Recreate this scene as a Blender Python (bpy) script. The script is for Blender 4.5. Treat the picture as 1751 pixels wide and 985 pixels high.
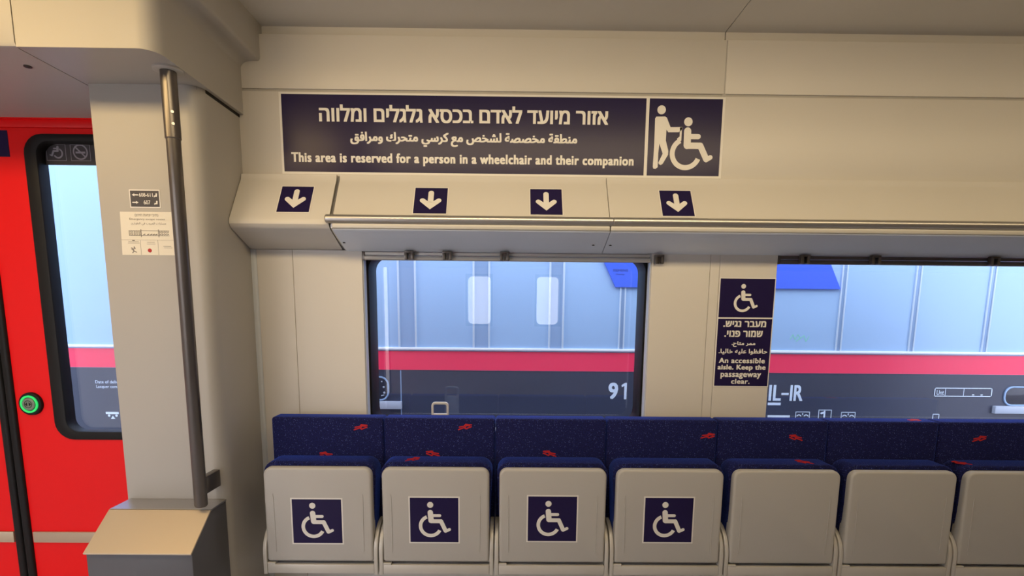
import bpy, bmesh, math, random, unicodedata
from mathutils import Vector, Matrix
from mathutils.geometry import delaunay_2d_cdt
random.seed(4)
PI = math.pi
sc = bpy.context.scene
for o in list(bpy.data.objects):
    bpy.data.objects.remove(o)
COL = sc.collection

# ------------------------------------------------------------------ camera, world, lights, exposure
FPX, PITCH, YAW, ROLL, PPY = 895.7, 0.1391, -0.0079, 0.0092, 656.0
def cam_axes():
    cy, sy = math.cos(YAW), math.sin(YAW); cp, sp = math.cos(PITCH), math.sin(PITCH); cr, sr = math.cos(ROLL), math.sin(ROLL)
    Ry = Matrix(((cy, 0, sy), (0, 1, 0), (-sy, 0, cy)))
    Rx = Matrix(((1, 0, 0), (0, cp, -sp), (0, sp, cp)))
    Rz = Matrix(((cr, -sr, 0), (sr, cr, 0), (0, 0, 1)))
    R = Rz @ Rx @ Ry
    w = lambda r: Vector((r[0], r[2], -r[1]))
    return w(R[0]), -w(R[1]), -w(R[2])
cd = bpy.data.cameras.new('camera')
cam = bpy.data.objects.new('camera', cd); COL.objects.link(cam)
r_, u_, b_ = cam_axes()
cam.matrix_world = Matrix(((r_.x, u_.x, b_.x, 0), (r_.y, u_.y, b_.y, -2.45), (r_.z, u_.z, b_.z, 1.5), (0, 0, 0, 1)))
cd.sensor_width = 36.0; cd.lens = FPX / 1751 * 36.0; cd.shift_y = (PPY - 492.5) / 1751; cd.clip_start = 0.02
sc.camera = cam

WORLD_STRENGTH = 3.75
w = bpy.data.worlds.new('overcast_sky'); sc.world = w; w.use_nodes = True
nt = w.node_tree; bg = nt.nodes['Background']; bg.inputs[0].default_value = (0.92, 0.94, 1.10, 1); bg.inputs[1].default_value = WORLD_STRENGTH

WARM = (1.0, 0.74, 0.42)
TILT = math.radians(51)
def area(name, loc, size, energy, color=WARM, rot=(0, 0, 0), spread=PI):
    l = bpy.data.lights.new(name, 'AREA'); l.shape = 'RECTANGLE'; l.size, l.size_y = size; l.energy = energy; l.color = color; l.spread = spread
    o = bpy.data.objects.new(name, l); o.location = loc; o.rotation_euler = rot; COL.objects.link(o); return o
# light of the ceiling lamps built further down: x0, x1, y, z, energy; they are tilted towards the window wall
LAMPS = [
    (-0.95, 1.55, -1.45, 2.60, 9.6, (1.0, 0.78, 0.46)),
    (1.65, 3.95, -1.45, 2.60, 6.0, (1.0, 0.78, 0.46)),
    (-2.95, -1.20, -1.45, 2.60, 15.5, (1.0, 0.70, 0.31)),
]
for x0, x1, y, z, e, c in LAMPS:
    area('lamp_light', ((x0 + x1) / 2, y + 0.016 * math.sin(TILT), z - 0.016 * math.cos(TILT)), (x1 - x0, 0.16), e, color=c, rot=(TILT, 0, 0), spread=math.radians(112 if x0 > -1 else 180))
sc.view_settings.view_transform = 'Standard'; sc.view_settings.look = 'None'
sc.view_settings.exposure = 0.0; sc.view_settings.gamma = 1.0; sc.view_settings.use_curve_mapping = False
try:
    sc.cycles.use_denoising = True
    sc.cycles.max_bounces = 10; sc.cycles.diffuse_bounces = 5; sc.cycles.glossy_bounces = 4; sc.cycles.transparent_max_bounces = 12
    sc.cycles.sample_clamp_indirect = 6.0; sc.cycles.caustics_reflective = False; sc.cycles.caustics_refractive = False
except Exception:
    pass

# ------------------------------------------------------------------ materials
def srgb(r, g, b):
    f = lambda c: (c / 255 / 12.92) if c / 255 <= 0.04045 else ((c / 255 + 0.055) / 1.055) ** 2.4
    return (f(r), f(g), f(b))
MATS = {}
def mat(name, col, rough=0.5, metal=0.0, spec=0.5, bump=0.0, bscale=200.0, mottle=0.0, mscale=3.0, emit=None, estr=0.0, coat=0.0):
    m = bpy.data.materials.new(name); m.use_nodes = True; t = m.node_tree; p = t.nodes['Principled BSDF']
    p.inputs['Base Color'].default_value = (*col, 1); p.inputs['Roughness'].default_value = rough; p.inputs['Metallic'].default_value = metal
    p.inputs['Specular IOR Level'].default_value = spec; p.inputs['Coat Weight'].default_value = coat
    tc = t.nodes.new('ShaderNodeTexCoord')
    if mottle:
        n = t.nodes.new('ShaderNodeTexNoise'); n.inputs['Scale'].default_value = mscale; n.inputs['Detail'].default_value = 5
        t.links.new(tc.outputs['Object'], n.inputs['Vector'])
        mx = t.nodes.new('ShaderNodeMix'); mx.data_type = 'RGBA'; mx.blend_type = 'MIX'
        mx.inputs['A'].default_value = (*[c * (1 - mottle) for c in col], 1); mx.inputs['B'].default_value = (*[min(1, c * (1 + mottle)) for c in col], 1)
        t.links.new(n.outputs['Fac'], mx.inputs['Factor']); t.links.new(mx.outputs['Result'], p.inputs['Base Color'])
    if bump:
        n = t.nodes.new('ShaderNodeTexNoise'); n.inputs['Scale'].default_value = bscale; n.inputs['Detail'].default_value = 3
        t.links.new(tc.outputs['Object'], n.inputs['Vector'])
        b = t.nodes.new('ShaderNodeBump'); b.inputs['Strength'].default_value = bump; b.inputs['Distance'].default_value = 0.002
        t.links.new(n.outputs['Fac'], b.inputs['Height']); t.links.new(b.outputs['Normal'], p.inputs['Normal'])
    if emit:
        p.inputs['Emission Color'].default_value = (*emit, 1); p.inputs['Emission Strength'].default_value = estr
    MATS[name] = m; return m
def fabric_mat():
    m = mat('blue_moquette', (0.010, 0.012, 0.085), rough=0.85, spec=0.2); t = m.node_tree; p = t.nodes['Principled BSDF']
    tc = t.nodes.new('ShaderNodeTexCoord')
    n = t.nodes.new('ShaderNodeTexNoise'); n.inputs['Scale'].default_value = 260; n.inputs['Detail'].default_value = 2
    r = t.nodes.new('ShaderNodeValToRGB'); e = r.color_ramp.elements
    e[0].position = 0.40; e[0].color = (0.005, 0.005, 0.036, 1); e[1].position = 0.60; e[1].color = (0.010, 0.014, 0.105, 1)
    v = t.nodes.new('ShaderNodeTexVoronoi'); v.inputs['Scale'].default_value = 120
    lt = t.nodes.new('ShaderNodeMath'); lt.operation = 'LESS_THAN'; lt.inputs[1].default_value = 0.17
    mx = t.nodes.new('ShaderNodeMix'); mx.data_type = 'RGBA'; mx.inputs['B'].default_value = (0.09, 0.12, 0.34, 1)
    for q in (n, v): t.links.new(tc.outputs['Object'], q.inputs['Vector'])
    t.links.new(n.outputs['Fac'], r.inputs['Fac']); t.links.new(r.outputs['Color'], mx.inputs['A'])
    t.links.new(v.outputs['Distance'], lt.inputs[0]); t.links.new(lt.outputs[0], mx.inputs['Factor'])
    t.links.new(mx.outputs['Result'], p.inputs['Base Color'])
    b = t.nodes.new('ShaderNodeBump'); b.inputs['Strength'].default_value = 0.5; b.inputs['Distance'].default_value = 0.003
    t.links.new(n.outputs['Fac'], b.inputs['Height']); t.links.new(b.outputs['Normal'], p.inputs['Normal'])
    p.inputs['Sheen Weight'].default_value = 0.8; p.inputs['Sheen Roughness'].default_value = 0.35; p.inputs['Sheen Tint'].default_value = (0.08, 0.18, 1.0, 1)
    return m
def glass_mat(name, tint=(0.93, 0.96, 1.0), boost=1.0):
    m = bpy.data.materials.new(name); m.use_nodes = True; t = m.node_tree; t.nodes.clear()
    out = t.nodes.new('ShaderNodeOutputMaterial'); tr = t.nodes.new('ShaderNodeBsdfTransparent'); tr.inputs[0].default_value = (*tint, 1)
    gl = t.nodes.new('ShaderNodeBsdfGlossy'); gl.inputs['Roughness'].default_value = 0.0; gl.inputs['Color'].default_value = (1, 1, 1, 1)
    fr = t.nodes.new('ShaderNodeFresnel'); fr.inputs['IOR'].default_value = 1.52
    ge = t.nodes.new('ShaderNodeNewGeometry'); io = t.nodes.new('ShaderNodeMapRange'); io.inputs['To Min'].default_value = 1.52; io.inputs['To Max'].default_value = 1 / 1.52
    t.links.new(ge.outputs['Backfacing'], io.inputs['Value']); t.links.new(io.outputs[0], fr.inputs['IOR'])
    mu = t.nodes.new('ShaderNodeMath'); mu.operation = 'MULTIPLY'; mu.inputs[1].default_value = boost; mu.use_clamp = True
    mx = t.nodes.new('ShaderNodeMixShader')
    t.links.new(fr.outputs[0], mu.inputs[0]); t.links.new(mu.outputs[0], mx.inputs[0]); t.links.new(tr.outputs[0], mx.inputs[1]); t.links.new(gl.outputs[0], mx.inputs[2]); t.links.new(mx.outputs[0], out.inputs[0])
    MATS[name] = m; return m
M = MATS
mat('wall_laminate', (0.66, 0.63, 0.58), rough=0.42, bump=0.03, bscale=350, mottle=0.02)
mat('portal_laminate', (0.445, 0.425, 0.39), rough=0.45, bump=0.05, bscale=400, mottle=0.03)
mat('ceiling_laminate', (0.62, 0.60, 0.56), rough=0.55, bump=0.25, bscale=260, mottle=0.03)
mat('dark_gap', (0.02, 0.018, 0.016), rough=0.8)
mat('seat_plastic', (0.47, 0.455, 0.43), rough=0.5, bump=0.10, bscale=600, mottle=0.03, mscale=5)
mat('bracket_metal', (0.58, 0.56, 0.52), rough=0.4, metal=0.15)
mat('rack_underside', (0.78, 0.84, 0.93), rough=0.5)
mat('steel', (0.52, 0.50, 0.48), rough=0.33, metal=0.9)
mat('dark_steel', (0.15, 0.135, 0.125), rough=0.30, metal=0.7)
mat('brushed_steel', (0.55, 0.46, 0.34), rough=0.42, metal=0.45, bump=0.08, bscale=120)
mat('box_grey', (0.10, 0.10, 0.11), rough=0.45)
mat('door_red', (0.86, 0.006, 0.008), rough=0.36, spec=0.3, mottle=0.02)
mat('rubber', (0.012, 0.012, 0.013), rough=0.5, spec=0.2)
mat('frame_paint', (0.60, 0.64, 0.68), rough=0.4)
mat('sign_navy', (0.018, 0.012, 0.060), rough=0.25, spec=0.18)
mat('sign_white', (0.80, 0.78, 0.74), rough=0.4)
mat('sign_charcoal', (0.05, 0.045, 0.05), rough=0.4)
mat('paper', (0.80, 0.76, 0.66), rough=0.6)
mat('print_grey', (0.22, 0.2, 0.18), rough=0.6)
mat('print_pale', (0.32, 0.30, 0.34), rough=0.6)
mat('print_red', (0.45, 0.02, 0.02), rough=0.6)
mat('emblem_red', (0.50, 0.012, 0.016), rough=0.8)
mat('floor_vinyl', (0.66, 0.67, 0.70), rough=0.6, mottle=0.3, mscale=60)
mat('carriage_silver', (0.335, 0.52, 0.76), rough=0.35, metal=0.1, mottle=0.04, mscale=1.2)
mat('carriage_pillar', (0.29, 0.44, 0.66), rough=0.3, metal=0.1)
mat('carriage_white', (0.82, 0.88, 0.92), rough=0.4)
mat('carriage_rib', (0.60, 0.74, 0.86), rough=0.4)
mat('carriage_red', (0.97, 0.04, 0.12), rough=0.35)
mat('carriage_dark', (0.040, 0.050, 0.085), rough=0.35, mottle=0.2, mscale=2)
mat('carriage_blue', (0.06, 0.15, 0.80), rough=0.35)
mat('carriage_letter', (0.72, 0.85, 0.98), rough=0.4)
mat('carriage_ink', (0.02, 0.05, 0.3), rough=0.4)
mat('graffiti_green', (0.25, 0.65, 0.55), rough=0.6)
mat('carriage_glass', (0.02, 0.022, 0.04), rough=0.08)
mat('carriage_sill', (0.45, 0.52, 0.62), rough=0.4)
mat('ballast', (0.38, 0.37, 0.36), rough=0.9, mottle=0.4, mscale=25, bump=1, bscale=30)
mat('lamp_housing', (0.8, 0.78, 0.74), rough=0.5)
mat('lamp_diffuser', (0.9, 0.88, 0.8), rough=0.5, emit=WARM, estr=1.0)
mat('green_led', (0.02, 0.5, 0.1), rough=0.4, emit=(0.03, 0.9, 0.2), estr=0.5)
mat('button_face', (0.22, 0.27, 0.22), rough=0.4, metal=0.3)
fabric_mat()
glass_mat('window_glass', boost=1.35); glass_mat('daylight_warming_glass', tint=(0.97, 0.95, 0.90), boost=1.0); glass_mat('door_glass', tint=(0.86, 0.92, 0.98), boost=1.3)  # unseen opposite panes: tint added to warm the daylight coming through them

# ------------------------------------------------------------------ mesh helpers
ORI = {}
class MB:
    def __init__(s): s.bm = bmesh.new(); s.flat = False
    def _bev(s, geom_verts, w, seg=2, ang=0.5):
        if w <= 0: return
        vs = set(geom_verts)
        es = [e for e in s.bm.edges if e.verts[0] in vs and e.verts[1] in vs and len(e.link_faces) == 2 and e.calc_face_angle(0) > ang]
        bmesh.ops.bevel(s.bm, geom=es, offset=w, segments=seg, affect='EDGES', profile=0.5, clamp_overlap=True)
    def box(s, x0, x1, y0, y1, z0, z1, bev=0.0, seg=2):
        p = [(x0, y0), (x1, y0), (x1, y1), (x0, y1)]
        return s.prism(p, 'Z', z0, z1, bev, seg)
    def prism(s, pts, ax, a, b, bev=0.0, seg=2, fn=None):
        """extrude a polygon along an axis: X -> pts (y,z); Y -> pts (x,z); Z -> pts (x,y)"""
        def P(u, v, t): return {'X': (t, u, v), 'Y': (u, t, v), 'Z': (u, v, t)}[ax]
        A = [s.bm.verts.new(P(u, v, a)) for u, v in pts]; B = [s.bm.verts.new(P(u, v, b)) for u, v in pts]
        n = len(pts)
        fs = [s.bm.faces.new(A), s.bm.faces.new(B[::-1])]
        for i in range(n):
            j = (i + 1) % n
            fs.append(s.bm.faces.new((A[j], A[i], B[i], B[j])))
        bmesh.ops.recalc_face_normals(s.bm, faces=fs)
        vs = A + B
        if fn:
            for v in vs: v.co = Vector(fn(*v.co))
        if bev: s._bev(vs, bev, seg)
        return vs
    def ring(s, outer, inner, ax, a, b, bev=0.0):
        """closed frame between two outlines of equal point count"""
        def P(u, v, t): return {'X': (t, u, v), 'Y': (u, t, v), 'Z': (u, v, t)}[ax]
        n = len(outer); V = {}
        for k, (pl, t) in enumerate(((outer, a), (inner, a), (inner, b), (outer, b))):
            V[k] = [s.bm.verts.new(P(u, v, t)) for u, v in pl]
        fs = []
        for k in range(4):
            for i in range(n):
                j = (i + 1) % n
                fs.append(s.bm.faces.new((V[k][i], V[k][j], V[(k + 1) % 4][j], V[(k + 1) % 4][i])))
        bmesh.ops.recalc_face_normals(s.bm, faces=fs)
        if bev: s._bev([v for k in V for v in V[k]], bev, 2)
    def tube(s, path, r, n=20, caps=True):
        path = [Vector(p) for p in path]; rings = []
        for i, p in enumerate(path):
            d = (path[min(i + 1, len(path) - 1)] - path[max(i - 1, 0)]).normalized()
            up = Vector((0, 0, 1)) if abs(d.z) < 0.9 else Vector((0, 1, 0))
            a = d.cross(up).normalized(); b = a.cross(d)
            rr = r[i] if isinstance(r, (list, tuple)) else r
            rings.append([s.bm.verts.new(p + rr * (math.cos(2 * PI * k / n) * a + math.sin(2 * PI * k / n) * b)) for k in range(n)])
        fs = []
        for q, w_ in zip(rings, rings[1:]):
            for k in range(n):
                l = (k + 1) % n; fs.append(s.bm.faces.new((q[k], q[l], w_[l], w_[k])))
        if caps:
            fs.append(s.bm.faces.new(rings[0][::-1])); fs.append(s.bm.faces.new(rings[-1]))
        bmesh.ops.recalc_face_normals(s.bm, faces=fs)
    def build(s, name, m, parent=None, kind=None, smooth=True, mtx=None, label=None):
        if mtx is not None: s.bm.transform(mtx)
        o0 = ORI.get(parent.name, Vector()) if parent else Vector()
        if o0.length: s.bm.transform(Matrix.Translation(-o0))
        me = bpy.data.meshes.new(name); s.bm.to_mesh(me); s.bm.free()
        me.materials.append(M[m] if isinstance(m, str) else m)
        if smooth and not s.flat:
            for p in me.polygons: p.use_smooth = True
            try: me.set_sharp_from_angle(angle=math.radians(32))
            except Exception: pass
        o = bpy.data.objects.new(name, me); COL.objects.link(o)
        if parent: o.parent = parent; ORI[o.name] = o0
        if kind: o['kind'] = kind
        if label: o['label'] = label
        return o
def rrect(x0, x1, z0, z1, r, n=6):
    if not isinstance(r, (list, tuple)): r = [r] * 4
    out = []
    for (cx, cz, a0, q) in ((x1 - r[0], z1 - r[0], 0, r[0]), (x0 + r[1], z1 - r[1], 90, r[1]), (x0 + r[2], z0 + r[2], 180, r[2]), (x1 - r[3], z0 + r[3], 270, r[3])):
        for k in range(n + 1):
            a = math.radians(a0 + 90 * k / n); out.append((cx + q * math.cos(a), cz + q * math.sin(a)))
    return out
def thing(name, label, cat, loc=(0, 0, 0), group=None):
    o = bpy.data.objects.new(name, None); o.empty_display_size = 0.1; COL.objects.link(o); o.location = loc; ORI[o.name] = Vector(loc)
    o['label'] = label; o['category'] = cat
    if group: o['group'] = group
    return o
def tag(o, label, cat, group=None):
    o['label'] = label; o['category'] = cat
    if group: o['group'] = group
    return o
def struct(name, mb, m): return mb.build(name, m, kind='structure')

# flat marks: drawn in a local (x, z) plane, y = out of the surface towards the viewer is -thickness
T = 0.0006
STEP = [0]
def stag(t):
    STEP[0] = (STEP[0] + 1) % 12; return t + STEP[0] * 0.00004
def capsule(mb, p, q, r, y0=0.0, n=10, t=T, r2=None):
    r2 = r if r2 is None else r2
    a = math.atan2(q[1] - p[1], q[0] - p[0]); pts = []
    for k in range(n + 1):
        b = a + PI / 2 + PI * k / n; pts.append((p[0] + r * math.cos(b), p[1] + r * math.sin(b)))
    for k in range(n + 1):
        b = a - PI / 2 + PI * k / n; pts.append((q[0] + r2 * math.cos(b), q[1] + r2 * math.sin(b)))
    mb.prism(pts, 'Y', y0 - stag(t), y0)
def disc(mb, c, r, y0=0.0, n=28, t=T):
    mb.prism([(c[0] + r * math.cos(2 * PI * k / n), c[1] + r * math.sin(2 * PI * k / n)) for k in range(n)], 'Y', y0 - stag(t), y0)
def arc(mb, c, r, hw, a0, a1, y0=0.0, n=36, t=T):
    A = [math.radians(a0 + (a1 - a0) * k / n) for k in range(n + 1)]
    pts = [(c[0] + (r + hw) * math.cos(a), c[1] + (r + hw) * math.sin(a)) for a in A] + [(c[0] + (r - hw) * math.cos(a), c[1] + (r - hw) * math.sin(a)) for a in reversed(A)]
    mb.prism(pts, 'Y', y0 - stag(t), y0)
def quad(mb, x0, x1, z0, z1, y0=0.0, t=T): mb.prism([(x0, z0), (x1, z0), (x1, z1), (x0, z1)], 'Y', y0 - t, y0)

JOIN_R = set('ادذرزوةءأإىآ')
def shape(s):
    """arabic letters to their joined presentation forms, in visual order"""
    out = []; i = 0
    isl = lambda c: '\u0621' <= c <= '\u064a'
    while i < len(s):
        c = s[i]
        if not isl(c): out.append(c); i += 1; continue
        prev = i > 0 and isl(s[i - 1]) and s[i - 1] not in JOIN_R and s[i - 1] != 'ء'
        if c == 'ل' and i + 1 < len(s) and s[i + 1] == 'ا':
            out.append(unicodedata.lookup('ARABIC LIGATURE LAM WITH ALEF ' + ('FINAL FORM' if prev else 'ISOLATED FORM'))); i += 2; continue
        nxt = i + 1 < len(s) and isl(s[i + 1]) and c not in JOIN_R
        form = 'MEDIAL' if prev and nxt else 'FINAL' if prev else 'INITIAL' if nxt else 'ISOLATED'
        out.append(unicodedata.lookup(unicodedata.name(c) + ' ' + form + ' FORM')); i += 1
    return ''.join(out[::-1])
def heb(s): return s[::-1]
def text(mb, s, x0, x1, z0, z1, y0=0.0, bold=0.0, t=T, spacing=1.0, keep=False):
    """lettering fitted to a box of the surface"""
    mb.flat = True
    c = bpy.data.curves.new('lettering', 'FONT'); c.body = s; c.space_character = spacing; c.resolution_u = 3
    o = bpy.data.objects.new('lettering', c); COL.objects.link(o)
    he = any('\u05d0' <= q <= '\u05ea' for q in s)
    if he: c.fill_mode = 'NONE'
    bpy.context.view_layer.update()
    me = bpy.data.meshes.new_from_object(o.evaluated_get(bpy.context.evaluated_depsgraph_get()))
    bpy.data.objects.remove(o); bpy.data.curves.remove(c)
    if he:
        E = [(me.vertices[e.vertices[0]].co.xy, me.vertices[e.vertices[1]].co.xy) for e in me.edges]
        r = delaunay_2d_cdt([v.co.xy for v in me.vertices], [tuple(e.vertices) for e in me.edges], [], 0, 1e-5)
        def inside(x, y):       # even-odd rule
            n = 0
            for p, q in E:
                if (p.y > y) != (q.y > y) and x < p.x + (y - p.y) / (q.y - p.y) * (q.x - p.x): n += 1
            return n % 2
        F = [f for f in r[2] if inside(sum(r[0][i].x for i in f) / 3 + 1e-6, sum(r[0][i].y for i in f) / 3 + 1.7e-6)]
        bpy.data.meshes.remove(me); me = bpy.data.meshes.new('lettering'); me.from_pydata([(p.x, p.y, 0) for p in r[0]], [], F)
    xs = [v.co.x for v in me.vertices]; ys = [v.co.y for v in me.vertices]
    a, b, lo, hi = min(xs), max(xs), min(ys), max(ys)
    h = (z1 - z0); bx = bold * h; bz = bold * h * 0.6      # heavier strokes: shifted copies
    sx = (x1 - x0 - 2 * bx) / (b - a); sz = (z1 - z0 - 2 * bz) / (hi - lo)
    sh = [(0, 0)] if not bold else [(-1, -1), (1, -1), (1, 1), (-1, 1), (0, 0)] + ([(-0.4, 1), (0.4, -1)] if bold > 0.05 else [])
    for k, (dx, dz) in enumerate(sh):
        n0 = len(mb.bm.verts); mb.bm.from_mesh(me); mb.bm.verts.ensure_lookup_table()
        for v in list(mb.bm.verts)[n0:]:
            x, y = v.co.x, v.co.y
            v.co = Vector((x0 + bx + (x - a) * sx + dx * bx, y0 - t - k * 0.00003, z0 + bz + (y - lo) * sz + dz * bz))
    bpy.data.meshes.remove(me)
def wheelchair(mb, x, z, s, y0=0.0, mirror=False):
    f = (lambda u, v: (x + s * ((1 - u) if mirror else u), z + s * v))
    disc(mb, f(0.41, 0.82), 0.062 * s, y0)
    capsule(mb, f(0.41, 0.66), f(0.425, 0.49), 0.054 * s, y0)
    capsule(mb, f(0.43, 0.595), f(0.60, 0.595), 0.030 * s, y0)
    capsule(mb, f(0.425, 0.475), f(0.625, 0.475), 0.040 * s, y0)
    capsule(mb, f(0.625, 0.475), f(0.715, 0.275), 0.042 * s, y0)
    capsule(mb, f(0.715, 0.262), f(0.795, 0.300), 0.030 * s, y0)
    a = (112, 333); a = (180 - a[1], 180 - a[0]) if mirror else a
    arc(mb, f(0.415, 0.375), 0.205 * s, 0.035 * s, a[0], a[1], y0)

# ------------------------------------------------------------------ structure: car body interior
WT = 0.20                      # wall thickness
XP = -1.175                    # partition face
mb = MB()                      # lower wall with two window openings
W1 = (-0.670, 0.655); W2 = (1.233, 3.05); WZ = (0.93, 1.765)
for x0, x1 in ((-1.72, W1[0]), (W1[1], W2[0]), (W2[1], 4.3)): mb.box(x0, x1, 0.010, WT + 0.03, 0, 1.765)
for x0, x1 in (W1, W2): mb.box(x0, x1, 0.010, WT + 0.03, 0, WZ[0])
struct('wall_back', mb, 'portal_laminate')
mb = MB(); mb.box(-1.72, 4.3, 0.03, WT + 0.03, 1.765, 2.75); struct('wall_back_upper', mb, 'portal_laminate')
G = 0.0008
mb = MB()
for x0, x1 in ((-1.150, -0.986), (-0.986, W1[0]), (W1[1], 0.925), (0.925, 0.969), (0.969, W2[0]), (W2[1], 4.3)):
    a = x0 + (G if x0 not in (W1[1], W2[1]) else 0); b = x1 - (G if x1 not in (W1[0], W2[0]) else 0)
    mb.box(a, b, 0.0, 0.010, 0.0, 1.764, 0.0012, 1)
for x0, x1 in (W1, W2): mb.box(x0, x1, 0.0, 0.010, 0.0, WZ[0])
struct('trim_1', mb, 'wall_laminate')
mb = MB(); mb.prism([(-1.176, 0.0), (-1.158, -0.004), (-1.150, 0.004), (-1.1475, 0.010), (-1.176, 0.010)], 'Z', 0.0, 1.764, 0.001, 1); struct('trim_2', mb, 'frame_paint')
# banner panels, upper panels and the cornice strip, split by one vertical joint
XS = 0.930
for i, (x0, x1) in enumerate(((-1.20, XS - 0.002), (XS + 0.002, 4.3))):
    mb = MB(); mb.box(x0, x1, -0.03, 0.03, 2.05, 2.428, 0.003); struct('trim_%d' % (3 + i * 3), mb, 'wall_laminate')
    mb = MB(); mb.box(x0, x1, -0.03, 0.03, 2.438, 2.656, 0.003); struct('trim_%d' % (4 + i * 3), mb, 'wall_laminate')
    mb = MB(); mb.box(x0, x1, 0.0, 0.03, 2.656, 2.702, 0.0); struct('trim_%d' % (5 + i * 3), mb, 'wall_laminate')
mb = MB(); mb.box(-1.7, 4.3, -0.022, 0.0295, 2.42, 2.445); mb.box(XS - 0.01, XS + 0.01, -0.0265, 0.0295, 2.04, 2.655); struct('trim_9', mb, 'portal_laminate')
for i, (x0, x1) in enumerate(((-3.6, XS - 0.002), (XS + 0.002, 4.3))):
    mb = MB(); mb.box(x0, x1, -2.80, 0.03, 2.70, 2.76, 0.0); struct('ceiling' if i == 0 else 'ceiling_panel', mb, 'ceiling_laminate')
mb = MB(); mb.box(-3.7, 4.4, -2.95, 0.25, -0.12, 0.0); struct('floor', mb, 'floor_vinyl')
OPP = [(-3.50, -1.27, 0.10, 2.20), (-0.46, -0.17, 1.33, 1.88), (0.28, 0.56, 1.33, 1.88)]
mb = MB(); xx = -3.7
for x0, x1, z0, z1 in OPP:
    mb.box(xx, x0, -2.95, -2.80, 0.0, 2.76); mb.box(x0, x1, -2.95, -2.80, 0.0, z0); mb.box(x0, x1, -2.95, -2.80, z1, 2.76); xx = x1
mb.box(xx, 4.4, -2.95, -2.80, 0.0, 2.76); struct('wall_opposite', mb, 'wall_laminate')
mb = MB(); mb.box(4.3, 4.4, -2.80, 0.25, 0.0, 2.76); struct('wall_right', mb, 'wall_laminate')
mb = MB(); mb.box(-3.70, -3.60, -2.80, 0.25, 0.0, 2.76); struct('wall_left', mb, 'wall_laminate')
# partition column and the bulkhead above it
mb = MB()
col = [(-1.585, 0.12), (-1.585, -0.335), (-1.23, -0.335)]
for k in range(1, 9):
    a = math.radians(-90 + 90 * k / 8); col.append((-1.23 + 0.055 * math.cos(a), -0.28 + 0.055 * math.sin(a)))
col += [(XP, 0.005), (XP, 0.12)]
mb.prism(col, 'Z', 0.0, 2.3295, 0.0); struct('pillar', mb, 'portal_laminate')
mb = MB()                      # bulkhead: side profile with a step near the ceiling
prof = [(XP + 0.018, 2.330), (XP + 0.018, 2.520)]
for k in range(1, 8):
    a = math.radians(180 - 90 * k / 7); prof.append((XP + 0.018 + 0.045 + 0.045 * math.cos(a), 2.517 + 0.030 * math.sin(a)))
for k in range(1, 6):
    a = math.radians(-90 + 90 * k / 5); prof.append((-1.086 + 0.014 * math.cos(a), 2.561 + 0.014 * math.sin(a)))
prof += [(-1.072, 2.700), (-1.60, 2.700), (-1.60, 2.330)]
RB = 0.060                     # rounded front corner
rings = []
for k in range(9):
    th = math.radians(90 * k / 8)
    rings.append([mb.bm.verts.new((x - RB * (1 - math.sin(th)) if x > -1.5 else x, -0.61 + RB * (1 - math.cos(th)), z)) for x, z in prof])
rings.append([mb.bm.verts.new((x, 0.03, z)) for x, z in prof])
fs = [mb.bm.faces.new(rings[0]), mb.bm.faces.new(rings[-1][::-1])]
for A, B in zip(rings, rings[1:]):
    fs += [mb.bm.faces.new((A[(i + 1) % len(A)], A[i], B[i], B[(i + 1) % len(A)])) for i in range(len(A))]
bmesh.ops.recalc_face_normals(mb.bm, faces=fs)
struct('bulkhead', mb, 'portal_laminate')
mb = MB()
mb.prism([(-0.61, 2.345), (-0.605, 2.334), (-0.595, 2.330), (0.06, 2.330), (0.06, 2.355), (-0.585, 2.355), (-0.585, 2.70), (-0.61, 2.70)], 'X', -3.60, -1.604, 0.0)
struct('vestibule_ceiling', mb, 'portal_laminate')
mb = MB(); mb.prism([(-1.19, -0.318), (-1.186, -0.306), (-1.1735, -0.282), (-1.1735, 0.0), (-1.20, 0.0), (-1.21, -0.30)], 'Z', 2.318, 2.3305); struct('bulkhead_joint', mb, 'dark_gap')
mb = MB(); mb.tube([(-1.688, -0.471, 2.331), (-1.688, -0.471, 2.326)], 0.012, 16); mb.tube([(-1.688, -0.471, 2.327), (-1.688, -0.471, 2.3245)], 0.006, 12)
tag(mb.build('ceiling_screw', 'dark_steel'), 'small round dark metal lock screw in the low ceiling above the red door', 'screw')

# ------------------------------------------------------------------ windows
def window(n, x0, x1):
    o = thing('window_%d' % n, '', '', (x0, 0.0, WZ[0])); del o['label']; del o['category']; o['kind'] = 'structure'
    mb = MB(); mb.ring(rrect(x0, x1, WZ[0], WZ[1], 0.001), rrect(x0 + 0.004, x1 - 0.004, WZ[0] + 0.004, WZ[1] - 0.004, 0.02), 'Y', 0.011, 0.05)
    mb.build('reveal', 'frame_paint', o)
    mb = MB(); mb.ring(rrect(x0, x1, WZ[0], WZ[1], 0.001), rrect(x0 + 0.010, x1 - 0.010, WZ[0] + 0.012, WZ[1] - 0.016, 0.062), 'Y', 0.070, 0.215, 0.002)
    mb.build('gasket', 'rubber', o)
    mb = MB(); mb.box(x0 + 0.004, x1 - 0.004, 0.200, 0.206, WZ[0] + 0.006, WZ[1] - 0.006); mb.build('pane', 'window_glass', o)
window(1, *W1); window(2, *W2)
for n, (x0, x1, z0, z1) in enumerate(OPP):
    mb = MB(); mb.ring(rrect(x0, x1, z0, z1, 0.001), rrect(x0 + 0.02, x1 - 0.02, z0 + 0.02, z1 - 0.02, 0.05), 'Y', -2.93, -2.81, 0.0); o = struct('window_%d' % (n + 3), mb, 'rubber')
    mb = MB(); mb.box(x0 + 0.002, x1 - 0.002, -2.90, -2.894, z0 + 0.002, z1 - 0.002); mb.build('pane', 'daylight_warming_glass', o)
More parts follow.
